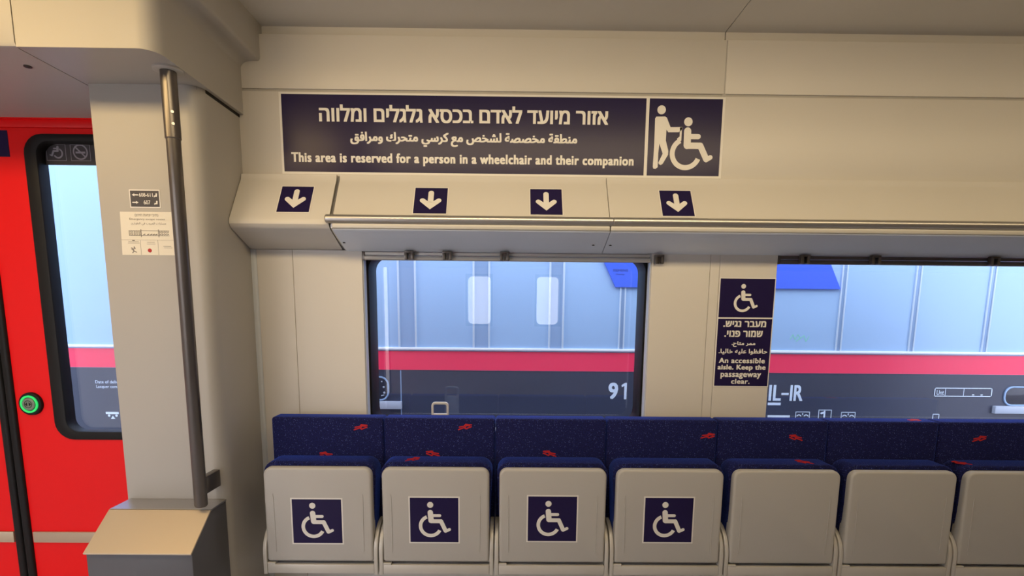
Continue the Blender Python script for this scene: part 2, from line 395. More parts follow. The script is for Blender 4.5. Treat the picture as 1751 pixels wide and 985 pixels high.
def blind_rail(x0, x1, m, label):
    o = thing('blind_rail', label, 'rail', (x0, 0.0, 1.72), 'blind rails over the windows')
    mb = MB(); mb.box(x0 + 0.012, x1, 0.002, 0.024, 1.7435, 1.7585, 0.003); mb.build('upper_channel', m, o)
    mb = MB(); mb.tube([(x0 + 0.012, 0.004, 1.7315), (x1, 0.004, 1.7315)], 0.0105, 16); mb.build('tube', m, o)
    mb = MB(); mb.box(x0 + 0.0005, x0 + 0.014, 0.001, 0.026, 1.721, 1.7585, 0.002); mb.build('end_cap', 'dark_steel', o)
    return o
br1 = blind_rail(W1[0], W1[1] - 0.008, 'bracket_metal', 'pale metal blind rail along the top of the window above the first seats')
br2 = blind_rail(W2[0], W2[1], 'dark_steel', 'metal blind rail with shade in its dark colour along the top of the right-hand window')  # rail lies in shadow; that shade is put into the darker metal
def clip(x, m='dark_steel'):
    mb = MB(); mb.box(x - 0.021, x + 0.021, -0.030, -0.008, 1.7525, 1.7615, 0.002)
    for s in (-1, 1): mb.box(x + s * 0.0145 - 0.0065, x + s * 0.0145 + 0.0065, -0.030, -0.008, 1.722, 1.755, 0.002)
    mb.box(x - 0.004, x + 0.004, -0.012, -0.008, 1.724, 1.755)
    return mb
for x in (-0.451, -0.279, -0.020): clip(x).build('clip', 'dark_steel', br1)
for x in (1.345, 1.669, 2.214): clip(x).build('clip', 'dark_steel', br2)
mb = clip(0.684); mb.bm.transform(Matrix.Translation((0, 0.008, -0.006)))
mb.box(0.668, 0.700, -0.010, 0.0, 1.722, 1.754)
tag(mb.build('blind_clip', 'dark_steel'), 'small dark grey blind clip on the beige panel right of the window', 'clip')

# ------------------------------------------------------------------ luggage rack over the windows
rk = thing('luggage_rack', 'beige wall-length rack with sloping front, metal rail and grey underside above the windows', 'rack', (-1.17, -0.03, 1.76))
def rack_profile(cover):
    p = [(0.0095, 1.7655), (0.0295, 1.7655), (0.0295, 2.049), (-0.0305, 2.049), (-0.0305, 2.080), (-0.050, 2.080), (-0.054, 2.060), (-0.060, 2.048), (-0.070, 2.036)]
    if cover:
        p += [(-0.172, 1.876), (-0.178, 1.862), (-0.178, 1.850), (-0.170, 1.838), (-0.160, 1.831), (-0.004, 1.7655)]
    else:
        p += [(-0.170, 1.878), (-0.170, 1.834), (-0.164, 1.832), (-0.004, 1.7675)]
    return p
mb = MB(); mb.prism(rack_profile(True), 'X', -1.172, -0.757, 0.0); mb.build('end_cover', 'wall_laminate', rk)
for x0, x1 in ((-0.742, 0.4235), (0.4265, 4.29)):
    mb = MB(); mb.prism(rack_profile(False), 'X', x0, x1, 0.0); mb.build('sloping_panel', 'wall_laminate', rk)
mb = MB(); mb.prism([(0.009, 1.768), (0.028, 1.80), (0.028, 2.04), (-0.031, 2.04), (-0.04, 2.076), (-0.046, 2.062), (-0.054, 2.046), (-0.066, 2.034), (-0.168, 1.874), (-0.168, 1.836), (-0.156, 1.829), (0.0, 1.768)], 'X', -0.752, -0.742, 0.0)
mb.build('divider', 'steel', rk)
for x0, x1 in ((-0.766, 0.4325), (0.4338, 4.29)):
    mb = MB(); mb.tube([(x0, -0.187, 1.871), (x0 + 0.004, -0.187, 1.871), (x1, -0.187, 1.871)], [0.0145, 0.0178, 0.0178], 28); mb.build('rail', 'steel', rk)
for x0, x1 in ((-0.741, 0.4235), (0.4265, 4.29)):
    mb = MB(); mb.box(x0, x1, -0.190, -0.169, 1.8325, 1.8550, 0.005, 3); mb.build('lip', 'bracket_metal', rk)
    mb = MB(); mb.prism([(-0.186, 1.8315), (-0.182, 1.8265), (0.0, 1.7605), (0.006, 1.7650), (-0.163, 1.8315)], 'X', x0, x1, 0.0); mb.build('underside_panel', 'rack_underside', rk)
def under(y): return 1.8265 + (y + 0.182) * (1.7605 - 1.8265) / 0.182
for x in (-0.726, 0.372, 0.448):
    y = -0.075; mb = MB(); mb.tube([(x, y, under(y) + 0.002), (x, y, under(y) - 0.0015)], 0.006, 14); mb.build('screw', 'rubber', rk)

# ------------------------------------------------------------------ signs on the wall
bn = thing('banner_sign', 'long dark navy sign reserving the wheelchair area, three lines of white lettering and pictogram', 'sign', (-0.03, -0.03, 2.094))
Y0 = -0.0302
mb = MB(); quad(mb, -1.000, 0.936, 2.086, 2.424, Y0, 0.001); mb.build('white_border', 'sign_white', bn)
mb = MB(); quad(mb, -0.990, 0.592, 2.096, 2.416, Y0 - 0.001); mb.build('lettering_panel', 'sign_navy', bn)
mb = MB(); quad(mb, 0.606, 0.925, 2.096, 2.416, Y0 - 0.001); pp = mb.build('pictogram_panel', 'sign_navy', bn)
Y1 = Y0 - 0.0016
mb = MB(); text(mb, heb('אזור מיועד לאדם בכסא גלגלים ומלווה'), -0.829, 0.428, 2.304, 2.376, Y1, bold=0.035); mb.build('hebrew_line', 'sign_white', bn)
mb = MB(); text(mb, shape('منطقة مخصصة لشخص مع كرسي متحرك ومرافق'), -0.697, 0.295, 2.205, 2.266, Y1, bold=0.035); mb.build('arabic_line', 'sign_white', bn)
mb = MB(); text(mb, 'This area is reserved for a person in a wheelchair and their companion', -0.957, 0.546, 2.124, 2.177, Y1, bold=0.042, spacing=1.12); mb.build('english_line', 'sign_white', bn)
mb = MB()
PX0, PZ0, PS = 0.606, 2.096, 0.319
def pf(x, y): return (PX0 + PS * (x - (183 - 38 * (y - 120) / 815)) / 777, PZ0 + 0.320 * (1 - (y - 120) / 815))
walker = [(250, 310), (345, 308), (362, 318), (402, 418), (525, 416), (525, 445), (490, 470), (378, 472), (358, 445), (352, 560), (378, 670), (375, 712), (318, 808), (297, 822), (276, 812), (272, 795), (318, 700), (283, 592), (270, 700), (264, 845), (240, 864), (217, 860), (212, 840), (228, 600), (238, 330)]
mb.prism([pf(*p) for p in walker], 'Y', Y1 - T, Y1)
k = PS / 777
disc(mb, pf(307, 238), 45 * k, Y1); disc(mb, pf(592, 360), 45 * k, Y1)
capsule(mb, pf(585, 458), pf(580, 608), 38 * k, Y1); capsule(mb, pf(595, 515), pf(698, 515), 27 * k, Y1); capsule(mb, pf(585, 612), pf(722, 612), 32 * k, Y1)
capsule(mb, pf(722, 612), pf(785, 752), 32 * k, Y1); capsule(mb, pf(785, 762), pf(830, 735), 24 * k, Y1)
arc(mb, pf(565, 695), 145 * k, 26 * k, 117, 338, Y1)
mb.prism([pf(*p) for p in [(503, 420), (524, 420), (517, 560), (490, 575), (470, 540), (500, 515)]], 'Y', Y1 - T, Y1)
mb.build('companion_pictogram', 'sign_white', bn)
# four arrow stickers on the slope
sl = Vector((0, 0.102, 0.160)).normalized()          # up the slope
nl = Vector((0, -0.160, 0.102)).normalized()         # out of the slope
def slope_mtx(x, s0=0.0):
    p = Vector((x, -0.172, 1.876)) + sl * s0 + nl * 0.0005
    return Matrix(((1, 0, 0, p.x), (0, -nl.y, sl.y, p.y), (0, -nl.z, sl.z, p.z), (0, 0, 0, 1)))
for x0, x1, lb in ((-0.982, -0.846, 'navy arrow sticker on the rack end cover, leftmost, left of the metal divider'), (-0.407, -0.267, 'navy arrow sticker on the rack slope, first one right of the metal divider'),
                   (0.090, 0.226, 'navy arrow sticker on the rack slope, just left of the joint in the rail'), (0.651, 0.787, 'rightmost navy arrow sticker on the rack slope, below the companion pictogram')):
    w_ = x1 - x0; h = 0.142; mt = slope_mtx(x0, 0.030)
    t_ = thing('arrow_sticker', lb, 'sticker', mt.translation, 'arrow stickers on the luggage rack')
    mb = MB(); quad(mb, -0.004, w_ + 0.004, -0.004, h + 0.004, 0, 0.0006); mb.build('white_border', 'sign_white', t_, mtx=mt)
    mb = MB(); quad(mb, 0, w_, 0, h, -0.0006, 0.0006); mb.build('navy_field', 'sign_navy', t_, mtx=mt)
    mb = MB(); f = lambda u, v: (w_ * (0.5 + u), h * v)
    capsule(mb, f(0, 0.80), f(0, 0.36), 0.085 * w_, -0.0012); tip = f(0, 0.155)
    for s in (-1, 1):
        e = f(s * 0.25, 0.50); capsule(mb, e, f(s * 0.02, 0.31), 0.080 * w_, -0.0012)
    mb.prism([f(-0.30, 0.438), f(0, 0.155), f(0.30, 0.438), f(0, 0.46)], 'Y', -0.0018, -0.0012)
    mb.build('arrow', 'sign_white', t_, mtx=mt)
# aisle notice beside the window
an = thing('aisle_notice', 'tall dark notice with wheelchair symbol and accessible aisle lettering between the windows', 'sign', (1.10, 0.0, 1.155))
mb = MB(); quad(mb, 0.9715, 1.2325, 1.151, 1.658, -0.0005, 0.001); mb.build('white_border', 'sign_white', an)
mb = MB(); quad(mb, 0.976, 1.228, 1.477, 1.654, -0.0015); mb.build('symbol_panel', 'sign_navy', an)
mb = MB(); quad(mb, 0.976, 1.228, 1.155, 1.470, -0.0015); mb.build('lettering_panel', 'sign_navy', an)
ya = -0.0022
mb = MB(); wheelchair(mb, 1.013, 1.478, 0.172, ya); mb.build('wheelchair_symbol', 'sign_white', an)
rows = [(heb('מעבר נגיש.'), 1.001, 1.201, 1.432, 1.461, 0.06), (heb('שמור פנוי.'), 1.009, 1.188, 1.386, 1.416, 0.06), (shape('ممر متاح.'), 1.046, 1.157, 1.340, 1.366, 0.04), (shape('حافظوا عليه خاليا.'), 0.987, 1.216, 1.303, 1.331, 0.04),
        ('An accessible', 0.991, 1.208, 1.263, 1.288, 0.05), ('aisle. Keep the', 0.987, 1.214, 1.226, 1.256, 0.05), ('passageway', 1.003, 1.195, 1.189, 1.217, 0.05), ('clear.', 1.055, 1.143, 1.165, 1.189, 0.05)]
for s, a, b, c, d, bo in rows:
    mb = MB(); text(mb, s, a, b, c, d, ya, bold=bo, spacing=1.08); mb.build('text_line', 'sign_white', an)
# small signs on the pillar
YP = -0.3352
ns = thing('seat_number_sign', 'small charcoal seat number sign with arrows above the paper notice on the pillar', 'sign', (-1.41, YP, 1.883))
mb = MB(); quad(mb, -1.468, -1.350, 1.880, 1.948, YP, 0.001); mb.build('pale_border', 'sign_white', ns)
mb = MB(); quad(mb, -1.464, -1.354, 1.884, 1.944, YP - 0.001); mb.build('charcoal_field', 'sign_charcoal', ns)
yn = YP - 0.0016
mb = MB(); text(mb, '608-611', -1.430, -1.377, 1.921, 1.935, yn, bold=0.02); text(mb, '607', -1.414, -1.388, 1.893, 1.908, yn, bold=0.02); mb.build('numbers', 'sign_white', ns)
mb = MB()
for z, s in ((1.928, 1), (1.900, -1)):
    xa = -1.457 if s > 0 else -1.434
    mb = MB()
    capsule(mb, (xa + s * 0.003, z), (xa + s * 0.022, z), 0.0022, yn)
    mb.prism([(xa, z), (xa + s * 0.009, z + 0.0055), (xa + s * 0.009, z - 0.0055)], 'Y', yn - T, yn); mb.build('arrow', 'sign_white', ns)
for z in (1.928, 1.900):
    mb = MB(); capsule(mb, (-1.363, z + 0.004), (-1.364, z - 0.004), 0.0028, yn); capsule(mb, (-1.363, z - 0.004), (-1.371, z - 0.004), 0.0022, yn); capsule(mb, (-1.371, z - 0.004), (-1.372, z - 0.007), 0.0016, yn); mb.build('seat_icon', 'sign_white', ns)
en = thing('escape_notice', 'cream paper escape route notice with train diagram and red dot on the pillar', 'notice', (-1.41, YP, 1.701))
mb = MB(); mb.prism([(-1.515, 1.701), (-1.300, 1.701), (-1.300, 1.865), (-1.510, 1.865)], 'Y', YP - 0.001, YP); mb.build('sheet', 'paper', en)
ye = YP - 0.001
mb = MB(); text(mb, heb('נתיבי יציאת חירום'), -1.453, -1.363, 1.848, 1.857, ye); text(mb, 'Emergency escape routes', -1.475, -1.338, 1.832, 1.842, ye); text(mb, shape('مسارات الهروب في الطوارئ'), -1.470, -1.335, 1.814, 1.826, ye)
for xa, za, xb in ((-1.487, 1.752, -1.447), (-1.489, 1.746, -1.444), (-1.415, 1.750, -1.385), (-1.416, 1.743, -1.383), (-1.352, 1.735, -1.322), (-1.350, 1.729, -1.318)): quad(mb, xa, xb, za, za + 0.0012, ye)
quad(mb, -1.514, -1.300, 1.7585, 1.7592, ye); quad(mb, -1.441, -1.4403, 1.702, 1.7585, ye); quad(mb, -1.373, -1.3723, 1.702, 1.7585, ye)
capsule(mb, (-1.470, 1.757), (-1.464, 1.757), 0.002, ye)
mb.build('printed_text', 'print_grey', en)
mb = MB()
for z in (1.775, 1.793): quad(mb, -1.482, -1.326, z, z + 0.0018, ye)
x = -1.482
while x < -1.326:
    if not -1.436 < x < -1.368: quad(mb, x, x + 0.0015, 1.775, 1.794, ye); quad(mb, x + 0.003, x + 0.007, 1.779, 1.783, ye); quad(mb, x + 0.003, x + 0.007, 1.787, 1.791, ye)
    x += 0.0098
for xx in (-1.436, -1.368): quad(mb, xx, xx + 0.0025, 1.770, 1.799, ye)
for xx in (-1.425, -1.41, -1.398, -1.388, -1.378): capsule(mb, (xx, 1.779), (xx + 0.005, 1.781), 0.0018, ye)
capsule(mb, (-1.476, 1.728), (-1.468, 1.716), 0.002, ye); capsule(mb, (-1.476, 1.722), (-1.463, 1.727), 0.0015, ye); capsule(mb, (-1.468, 1.716), (-1.474, 1.710), 0.0015, ye); capsule(mb, (-1.468, 1.716), (-1.459, 1.712), 0.0015, ye); disc(mb, (-1.466, 1.731), 0.0025, ye)
mb.build('train_diagram', 'print_grey', en)
mb = MB(); disc(mb, (-1.4065, 1.719), 0.0075, ye); mb.build('red_dot', 'print_red', en)

# ------------------------------------------------------------------ grab pole and steel box by the pillar
gp = thing('grab_pole', 'dark steel grab pole standing in front of the pillar from bulkhead to box', 'pole', (-1.207, -0.46, 0.71))
px_, py_ = -1.207, -0.46
mb = MB(); mb.tube([(px_, py_, 0.722), (px_, py_, 0.728), (px_, py_, 2.329)], [0.020, 0.0235, 0.0235], 28); mb.build('tube', 'dark_steel', gp)
mb = MB(); mb.tube([(px_, py_, 2.095), (px_, py_, 2.098), (px_, py_, 2.329)], [0.0242, 0.0262, 0.0262], 28)
sv = mb.build('sleeve', 'dark_steel', gp)
for z in (2.142, 2.182):
    mb = MB(); mb.tube([(px_ + 0.016, py_ - 0.0205, z), (px_ + 0.018, py_ - 0.0235, z)], 0.005, 12); mb.build('screw', 'steel', sv)
mb = MB(); mb.tube([(px_, py_, 2.330), (px_, py_, 2.324), (px_, py_, 2.322)], [0.048, 0.048, 0.044], 30); mb.build('ceiling_flange', 'portal_laminate', gp)
mb = MB(); mb.box(px_ - 0.014, px_ + 0.014, py_ + 0.018, -0.3355, 0.765, 0.835, 0.003); mb.build('wall_bracket', 'dark_steel', gp)
bx = thing('waste_box', 'dark grey box with sloping brushed steel lid at the foot of the pillar', 'box', (-1.37, -0.46, 0.0))
mb = MB(); mb.prism([(-0.337, 0.0), (-0.590, 0.0), (-0.590, 0.590), (-0.452, 0.699), (-0.337, 0.699)], 'X', -1.572, -1.1765, 0.004); mb.build('housing', 'box_grey', bx)
sl2 = Vector((0, 0.138, 0.109)).normalized(); n2 = Vector((0, -0.109, 0.138)).normalized()
mb = MB(); mb.prism([(-0.598, 0.584), (-0.452, 0.700), (-0.4555, 0.7055), (-0.6005, 0.5900)], 'X', -1.575, -1.1740, 0.0012, 1); mb.build('sloping_lid', 'brushed_steel', bx)
mb = MB(); mb.prism([(-0.450, 0.699), (-0.3375, 0.699), (-0.3375, 0.7065), (-0.4525, 0.7065)], 'X', -1.575, -1.1740, 0.001, 1); mb.build('top_strip', 'steel', bx)

# ------------------------------------------------------------------ red doors in the vestibule
mb = MB(); mb.box(-3.6, -1.72, 0.035, 0.22, 2.325, 2.75); mb.box(-3.6, -1.72, 0.046, 0.22, 2.292, 2.336, 0.004); struct('door_header', mb, 'door_red')
DY = 0.050
def door(n, x0, x1, wx0, wx1, side):
    o = thing('door_%d' % n, '', '', (x0, DY, 0.0)); del o['label']; del o['category']; o['kind'] = 'structure'
    wz0, wz1 = 0.862, 2.262
    mb = MB()
    out = rrect(x0, x1, 0.004, 2.290, 0.012); inn = rrect(wx0, wx1, wz0, wz1, 0.085)
    mb.ring(out, inn, 'Y', DY, DY + 0.05, 0.0); leaf = mb.build('leaf', 'door_red', o)
    mb = MB(); mb.ring(rrect(wx0 - 0.004, wx1 + 0.004, wz0 - 0.004, wz1 + 0.004, 0.088), rrect(wx0 + 0.055, wx1 - 0.055, wz0 + 0.038, wz1 - 0.030, 0.055), 'Y', DY - 0.010, DY + 0.055, 0.008); fr = mb.build('window_frame', 'rubber', o)
    mb = MB(); mb.box(wx0 + 0.02, wx1 - 0.02, DY + 0.040, DY + 0.046, wz0 + 0.02, wz1 - 0.02); mb.build('pane', 'door_glass', o)
    mb = MB(); mb.box(x0 + 0.012, x1 - 0.004, DY - 0.012, DY, 0.333, 0.388, 0.002); mb.build('kick_strip', 'brushed_steel', o)
    return o, wx0, wx1
d1, wa, wb = door(1, -2.366, -1.585, -2.185, -1.720, 1)
d2, _, _ = door(2, -3.220, -2.446, -3.08, -2.62, -1)
yb = DY + 0.0390
mb = MB(); quad(mb, wa + 0.05, wb - 0.05, 2.142, 2.245, yb, 0.0008); band = mb.build('dark_band', 'sign_charcoal', d1)
mb = MB()
for xa, xb in ((-2.124, -2.034), (-2.013, -1.923)):
    for q in ((xa, xb, 2.161, 2.163), (xa, xb, 2.231, 2.233), (xa, xa + 0.002, 2.161, 2.233), (xb - 0.002, xb, 2.161, 2.233)): quad(mb, *q, yb - 0.0008)
wheelchair(mb, -2.126, 2.158, 0.095, yb - 0.0008, mirror=True)
arc(mb, (-1.968, 2.200), 0.031, 0.003, 0, 360, yb - 0.0008)
capsule(mb, (-1.990, 2.222), (-1.946, 2.178), 0.003, yb - 0.0008); quad(mb, -1.990, -1.946, 2.194, 2.202, yb - 0.0008)
mb.build('pictograms', 'print_pale', d1)
# rubber edges between the leaves
for a, b in ((-2.446, -2.408), (-2.404, -2.366)):
    mb = MB(); mb.box(a + 0.0005, b - 0.0005, DY - 0.016, DY + 0.05, 0.004, 2.290, 0.012, 3)
    mb.build('edge_seal', 'rubber', d1 if a > -2.41 else d2)
mb = MB()
btn = thing('door_button', 'round door button with glowing green ring on the red door', 'button', (-2.290, DY, 1.034))
def puck(x, z, r0, r1, ya_, yb_, n=32):
    m_ = MB(); m_.tube([(x, ya_, z), (x, yb_, z), (x, yb_ - 0.002, z)], [r0, r1, r1 - 0.003], n); return m_
puck(-2.290, 1.034, 0.056, 0.054, DY, DY - 0.012).build('black_rim', 'rubber', btn)
mb = MB(); ro = [(-2.290 + 0.042 * math.cos(2 * PI * k / 40), 1.034 + 0.042 * math.sin(2 * PI * k / 40)) for k in range(40)]; ri = [(-2.290 + 0.033 * math.cos(2 * PI * k / 40), 1.034 + 0.033 * math.sin(2 * PI * k / 40)) for k in range(40)]
mb.ring(ro, ri, 'Y', DY - 0.019, DY - 0.0135); mb.build('green_ring', 'green_led', btn)
puck(-2.290, 1.034, 0.0305, 0.0295, DY - 0.0135, DY - 0.020).build('push_face', 'button_face', btn)
mb = MB()
for s in (-1, 1): mb.prism([(-2.290 + s * 0.004, 1.044), (-2.290 + s * 0.014, 1.034), (-2.290 + s * 0.004, 1.024)], 'Y', DY - 0.0230, DY - 0.0221)
arc(mb, (-2.290, 1.034), 0.017, 0.0012, 0, 360, DY - 0.0221)
mb.build('arrow_mark', 'rubber', btn)
mb = MB(); mb.box(-2.360, -2.256, DY - 0.001, DY, 2.166, 2.279, 0.0)
tag(mb.build('door_sticker', 'sign_navy'), 'dark blue square sticker at the top corner of the red door', 'sticker')

# ------------------------------------------------------------------ fold-down seats
YB, YS = -0.150, -0.300        # front of backrest, front of shell
def copy_tree(o, parent=None):
    c = o.copy(); COL.objects.link(c)
    if parent: c.parent = parent
    ORI[c.name] = ORI.get(o.name, Vector())
    for ch in list(o.children): copy_tree(ch, c)
    return c
def make_seat():
    o = thing('folding_seat', '', 'seat', (0, 0, 0), 'fold-down seats along the wall')
    mb = MB()
    def back(x, y, z): return (x, y + (0.012 * (z - 0.5) / 0.5 if y > -0.1 else 0.0), z)
    mb.prism(rrect(-0.2492, 0.2492, 0.45, 1.018, [0.012, 0.012, 0.02, 0.02]), 'Y', YB, -0.060, 0.012, 3)
    bk = mb.build('backrest', 'blue_moquette', o)
    mb = MB(); mb.box(-0.20, 0.20, -0.0595, 0.0, 0.50, 0.80); mb.build('wall_mount', 'box_grey', o)
    mb = MB()
    def cush(x, y, z): return (x * (0.2395 if z > 0.79 else 0.2285) / 0.2395, y, z)
    pts = rrect(-0.2395, 0.2395, 0.405, 0.850, [0.05, 0.05, 0.02, 0.02])
    # extra points where the cushion narrows between the brackets
    p2 = []
    for i, p in enumerate(pts):
        q = pts[(i + 1) % len(pts)]; p2.append(p)
        if abs(p[0] - q[0]) < 1e-6 and abs(p[1] - q[1]) > 0.2:
            zs = (0.80, 0.575) if p[1] > q[1] else (0.575, 0.80)
            p2 += [(p[0], z) for z in zs]
    mb.prism(p2, 'Y', -0.268, -0.165, 0.014, 3, fn=cush); cu = mb.build('seat_cushion', 'blue_moquette', o)
    mb = MB()
    def shell(x, y, z):
        if y > -0.29: y = -0.272 + 0.030 * (0.83 - z) / 0.42
        return (x * (1 + 0.0 * z), y, z)
    mb.prism(rrect(-0.2290, 0.2290, 0.412, 0.832, [0.034, 0.034, 0.012, 0.012]), 'Y', YS, -0.265, 0.0, fn=shell)
    mb.bm.normal_update()
    fe = [e for e in mb.bm.edges if all(abs(v.co.y - YS) < 1e-5 for v in e.verts)]
    bmesh.ops.bevel(mb.bm, geom=fe, offset=0.014, segments=4, affect='EDGES', profile=0.55, clamp_overlap=True)
    sh = mb.build('seat_shell', 'seat_plastic', o)
    for s in (-1, 1):
        mb = MB(); mb.prism([(s * 0.188, 0.70), (s * 0.1905, 0.72), (s * 0.193, 0.70), (s * 0.1905, 0.47), (s * 0.1885, 0.455), (s * 0.1865, 0.47)], 'Y', YS - 0.0022, YS + 0.001, 0.0008, 1)
        mb.build('moulded_ridge', 'seat_plastic', sh)
    for s in (-1, 1):
        mb = MB(); pr = [(YS - 0.002, 0.354), (YS - 0.002, 0.450)]
        for k in range(1, 9):
            a = math.radians(90 * k / 8); pr.append((YS - 0.002 + 0.115 * (1 - math.cos(a)), 0.450 + 0.115 * math.sin(a)))
        pr += [(-0.160, 0.565), (-0.160, 0.354)]
        mb.prism(pr, 'X', s * 0.2315, s * 0.2475, 0.0022, 2); mb.build('side_bracket', 'bracket_metal', o)
    mb = MB(); mb.box(-0.2310, 0.2310, YS, -0.262, 0.357, 0.398, 0.003); mb.box(-0.2310, -0.196, YS, -0.275, 0.3975, 0.407, 0.001, 1); mb.build('front_rail', 'bracket_metal', o)
    return o
def emblem(mb, cx, cz, y, s=0.062, rot=0.0, v=0):
    ca, sa = math.cos(rot), math.sin(rot)
    f = lambda u, w_: (cx + s * (u * ca - w_ * sa), cz + s * (u * sa + w_ * ca) * 0.95)
    r = 0.042 * s
    L = [((-0.48, -0.16), (-0.05, -0.04)), ((-0.05, -0.04), (0.06, -0.15)), ((0.06, -0.15), (0.46, -0.02)), ((-0.40, 0.03), (-0.04, 0.07)), ((-0.04, 0.07), (0.07, 0.20)), ((0.07, 0.20), (0.48, 0.12)), ((-0.02, -0.08), (0.12, 0.12)), ((0.10, 0.10), (0.34, 0.06))]
    if v: L = [((-a, b), (-c, d)) for (a, b), (c, d) in L]
    for p, q in L: capsule(mb, f(*p), f(*q), r, y, 5, 0.0008)
seat0 = make_seat()
SEATS = ['grey-backed folding seat with wheelchair sticker, leftmost, beside the pillar', 'grey-backed folding seat with wheelchair sticker, second from the pillar, grab handle behind it',
         'grey-backed folding seat with wheelchair sticker, below the middle of the first window', 'grey-backed folding seat with wheelchair sticker, the last before the plain ones',
         'plain folding seat without sticker, directly right of the last stickered seat', 'plain folding seat without sticker, second right of the stickered ones', 'plain folding seat cut off by the right edge of the picture']
EMB = {0: [(-0.658, 0.975, 'b', 0.08, 0), (-0.814, 0.848, 'b', 0.0, 1)], 1: [(-0.191, 0.980, 'b', 0.1, 0), (-0.336, 0.856, 'b', -0.05, 1), (-0.414, 0.841, 'c', 0.1, 0)], 2: [(0.191, 0.860, 'b', -0.12, 1)],
       3: [(0.903, 0.947, 'b', 0.0, 0)], 4: [(1.302, 0.942, 'b', -0.1, 1), (1.306, 0.834, 'c', -0.1, 1)], 5: [(1.861, 0.0, 't', 0, 0)], 6: [(2.136, 0.943, 'b', 0.1, 0), (2.003, 0.831, 'c', 0, 1)]}
STK = {0: (-0.924, -0.702, 0.492, 0.700), 1: (-0.421, -0.202, 0.499, 0.710), 2: (0.085, 0.306, 0.507, 0.719), 3: (0.587, 0.806, 0.505, 0.716)}
seats = [seat0] + [copy_tree(seat0) for _ in range(6)]
def kid(o, nm): return next(c for c in o.children if c.name.split('.')[0] == nm)
for i, o in enumerate(seats):
    cx = -0.8065 + 0.5013 * i
    o.location = (cx, 0, 0); o['label'] = SEATS[i]
    bk, cu, sh = kid(o, 'backrest'), kid(o, 'seat_cushion'), kid(o, 'seat_shell')
    for x, z, where, rot, v in EMB[i]:
        mb = MB()
        if where == 'b': emblem(mb, x - cx, z, YB - 0.0001, 0.062, rot, v); mb.build('red_emblem', 'emblem_red', bk)
        elif where == 'c': emblem(mb, x - cx, 0, 0, 0.056, rot, v); mb.bm.transform(Matrix.Translation((0, -0.222, 0.8503)) @ Matrix.Rotation(math.radians(-90), 4, 'X') @ Matrix.Scale(2.4, 4, (0, 0, 1))); mb.build('red_emblem', 'emblem_red', cu)
        else: emblem(mb, x - cx, 0, 0, 0.062); mb.bm.transform(Matrix.Translation((0, -0.110, 1.0183)) @ Matrix.Rotation(math.radians(-90), 4, 'X') @ Matrix.Scale(1.8, 4, (0, 0, 1))); mb.build('red_emblem', 'emblem_red', bk)
    if i in STK:
        x0, x1, z0, z1 = STK[i]; x0 -= cx; x1 -= cx
        mb = MB(); quad(mb, x0, x1, z0, z1, YS - 0.0004, 0.0006); st = mb.build('wheelchair_sticker', 'sign_white', sh, label='white edged navy sticker')
        mb = MB(); quad(mb, x0 + 0.006, x1 - 0.006, z0 + 0.006, z1 - 0.006, YS - 0.0010); mb.build('navy_field', 'sign_navy', sh)
        mb = MB(); wheelchair(mb, x0 + 0.006, z0 + 0.000, 0.212, YS - 0.0017); mb.build('wheelchair_symbol', 'sign_white', sh)
    if i == 1:
        mb = MB(); a, b = -0.354 - cx, -0.274 - cx
        mb.ring(rrect(a, b, 0.86, 1.076, [0.018, 0.018, 0.004, 0.004]), rrect(a + 0.010, b - 0.010, 1.0215, 1.064, [0.008, 0.008, 0.002, 0.002]), 'Y', -0.0595, -0.045, 0.003)
        mb.build('back_handle', 'bracket_metal', o, label='pale metal slot handle behind backrest')
# ------------------------------------------------------------------ carriage on the next track
CY = 1.80
cr = thing('train_carriage', 'silver and dark blue railway carriage with red stripe standing on the next track', 'train', (1.0, 3.2, -1.1))
mb = MB()
mb.prism([(CY, 1.010), (CY, 2.55), (CY + 0.12, 2.85), (CY + 0.5, 3.10), (CY + 1.4, 3.2), (CY + 2.3, 3.10), (CY + 2.7, 2.85), (CY + 2.8, 2.55), (CY + 2.8, 1.010)], 'X', -11, 14); mb.build('body', 'carriage_silver', cr)
mb = MB(); mb.prism([(CY, -0.25), (CY, 1.010), (CY + 2.8, 1.010), (CY + 2.8, -0.25), (CY + 2.7, -0.4), (CY + 0.1, -0.4)], 'X', -11, 14); mb.build('lower_body', 'carriage_dark', cr)
mb = MB(); mb.box(-10.9, 13.9, CY + 0.35, CY + 2.45, -1.1, -0.39); mb.build('underframe', 'rubber', cr)
mb = MB(); mb.box(-11, 14, CY - 0.004, CY + 0.02, 1.012, 1.166); mb.build('red_stripe', 'carriage_red', cr)
mb = MB(); mb.box(-11, 14, CY - 0.020, CY + 0.02, 1.176, 1.196, 0.004); mb.build('ledge', 'carriage_white', cr)
for xa, xb in ((-0.88, -0.745), (-0.28, -0.155), (0.33, 0.44)):
    mb = MB(); mb.box(xa, xb, CY - 0.003, CY + 0.01, 1.197, 2.50); pl = mb.build('pillar_strip', 'carriage_pillar', cr)
    for xx in (xa, xb):
        mb = MB(); mb.box(xx - 0.008, xx + 0.008, CY - 0.012, CY + 0.01, 1.197, 2.50, 0.003); mb.build('rib', 'carriage_rib', pl)
for xx in (0.915, 2.685, 3.28, 3.88, 4.48, 5.08, 5.68):
    mb = MB(); mb.box(xx - 0.024, xx + 0.024, CY - 0.004, CY + 0.01, 1.197, 2.50, 0.002); pl = mb.build('pillar_strip', 'carriage_pillar', cr)
    for q in (-0.019, 0.019):
        mb = MB(); mb.box(xx + q - 0.006, xx + q + 0.006, CY - 0.010, CY + 0.01, 1.197, 2.50, 0.003); mb.build('rib', 'carriage_rib', pl)
mb = MB(); mb.prism([(0.850, 1.690), (2.650, 1.690), (2.40, 2.20), (0.60, 2.20)], 'Y', CY - 0.022, CY); bp = mb.build('blue_panel', 'carriage_blue', cr)
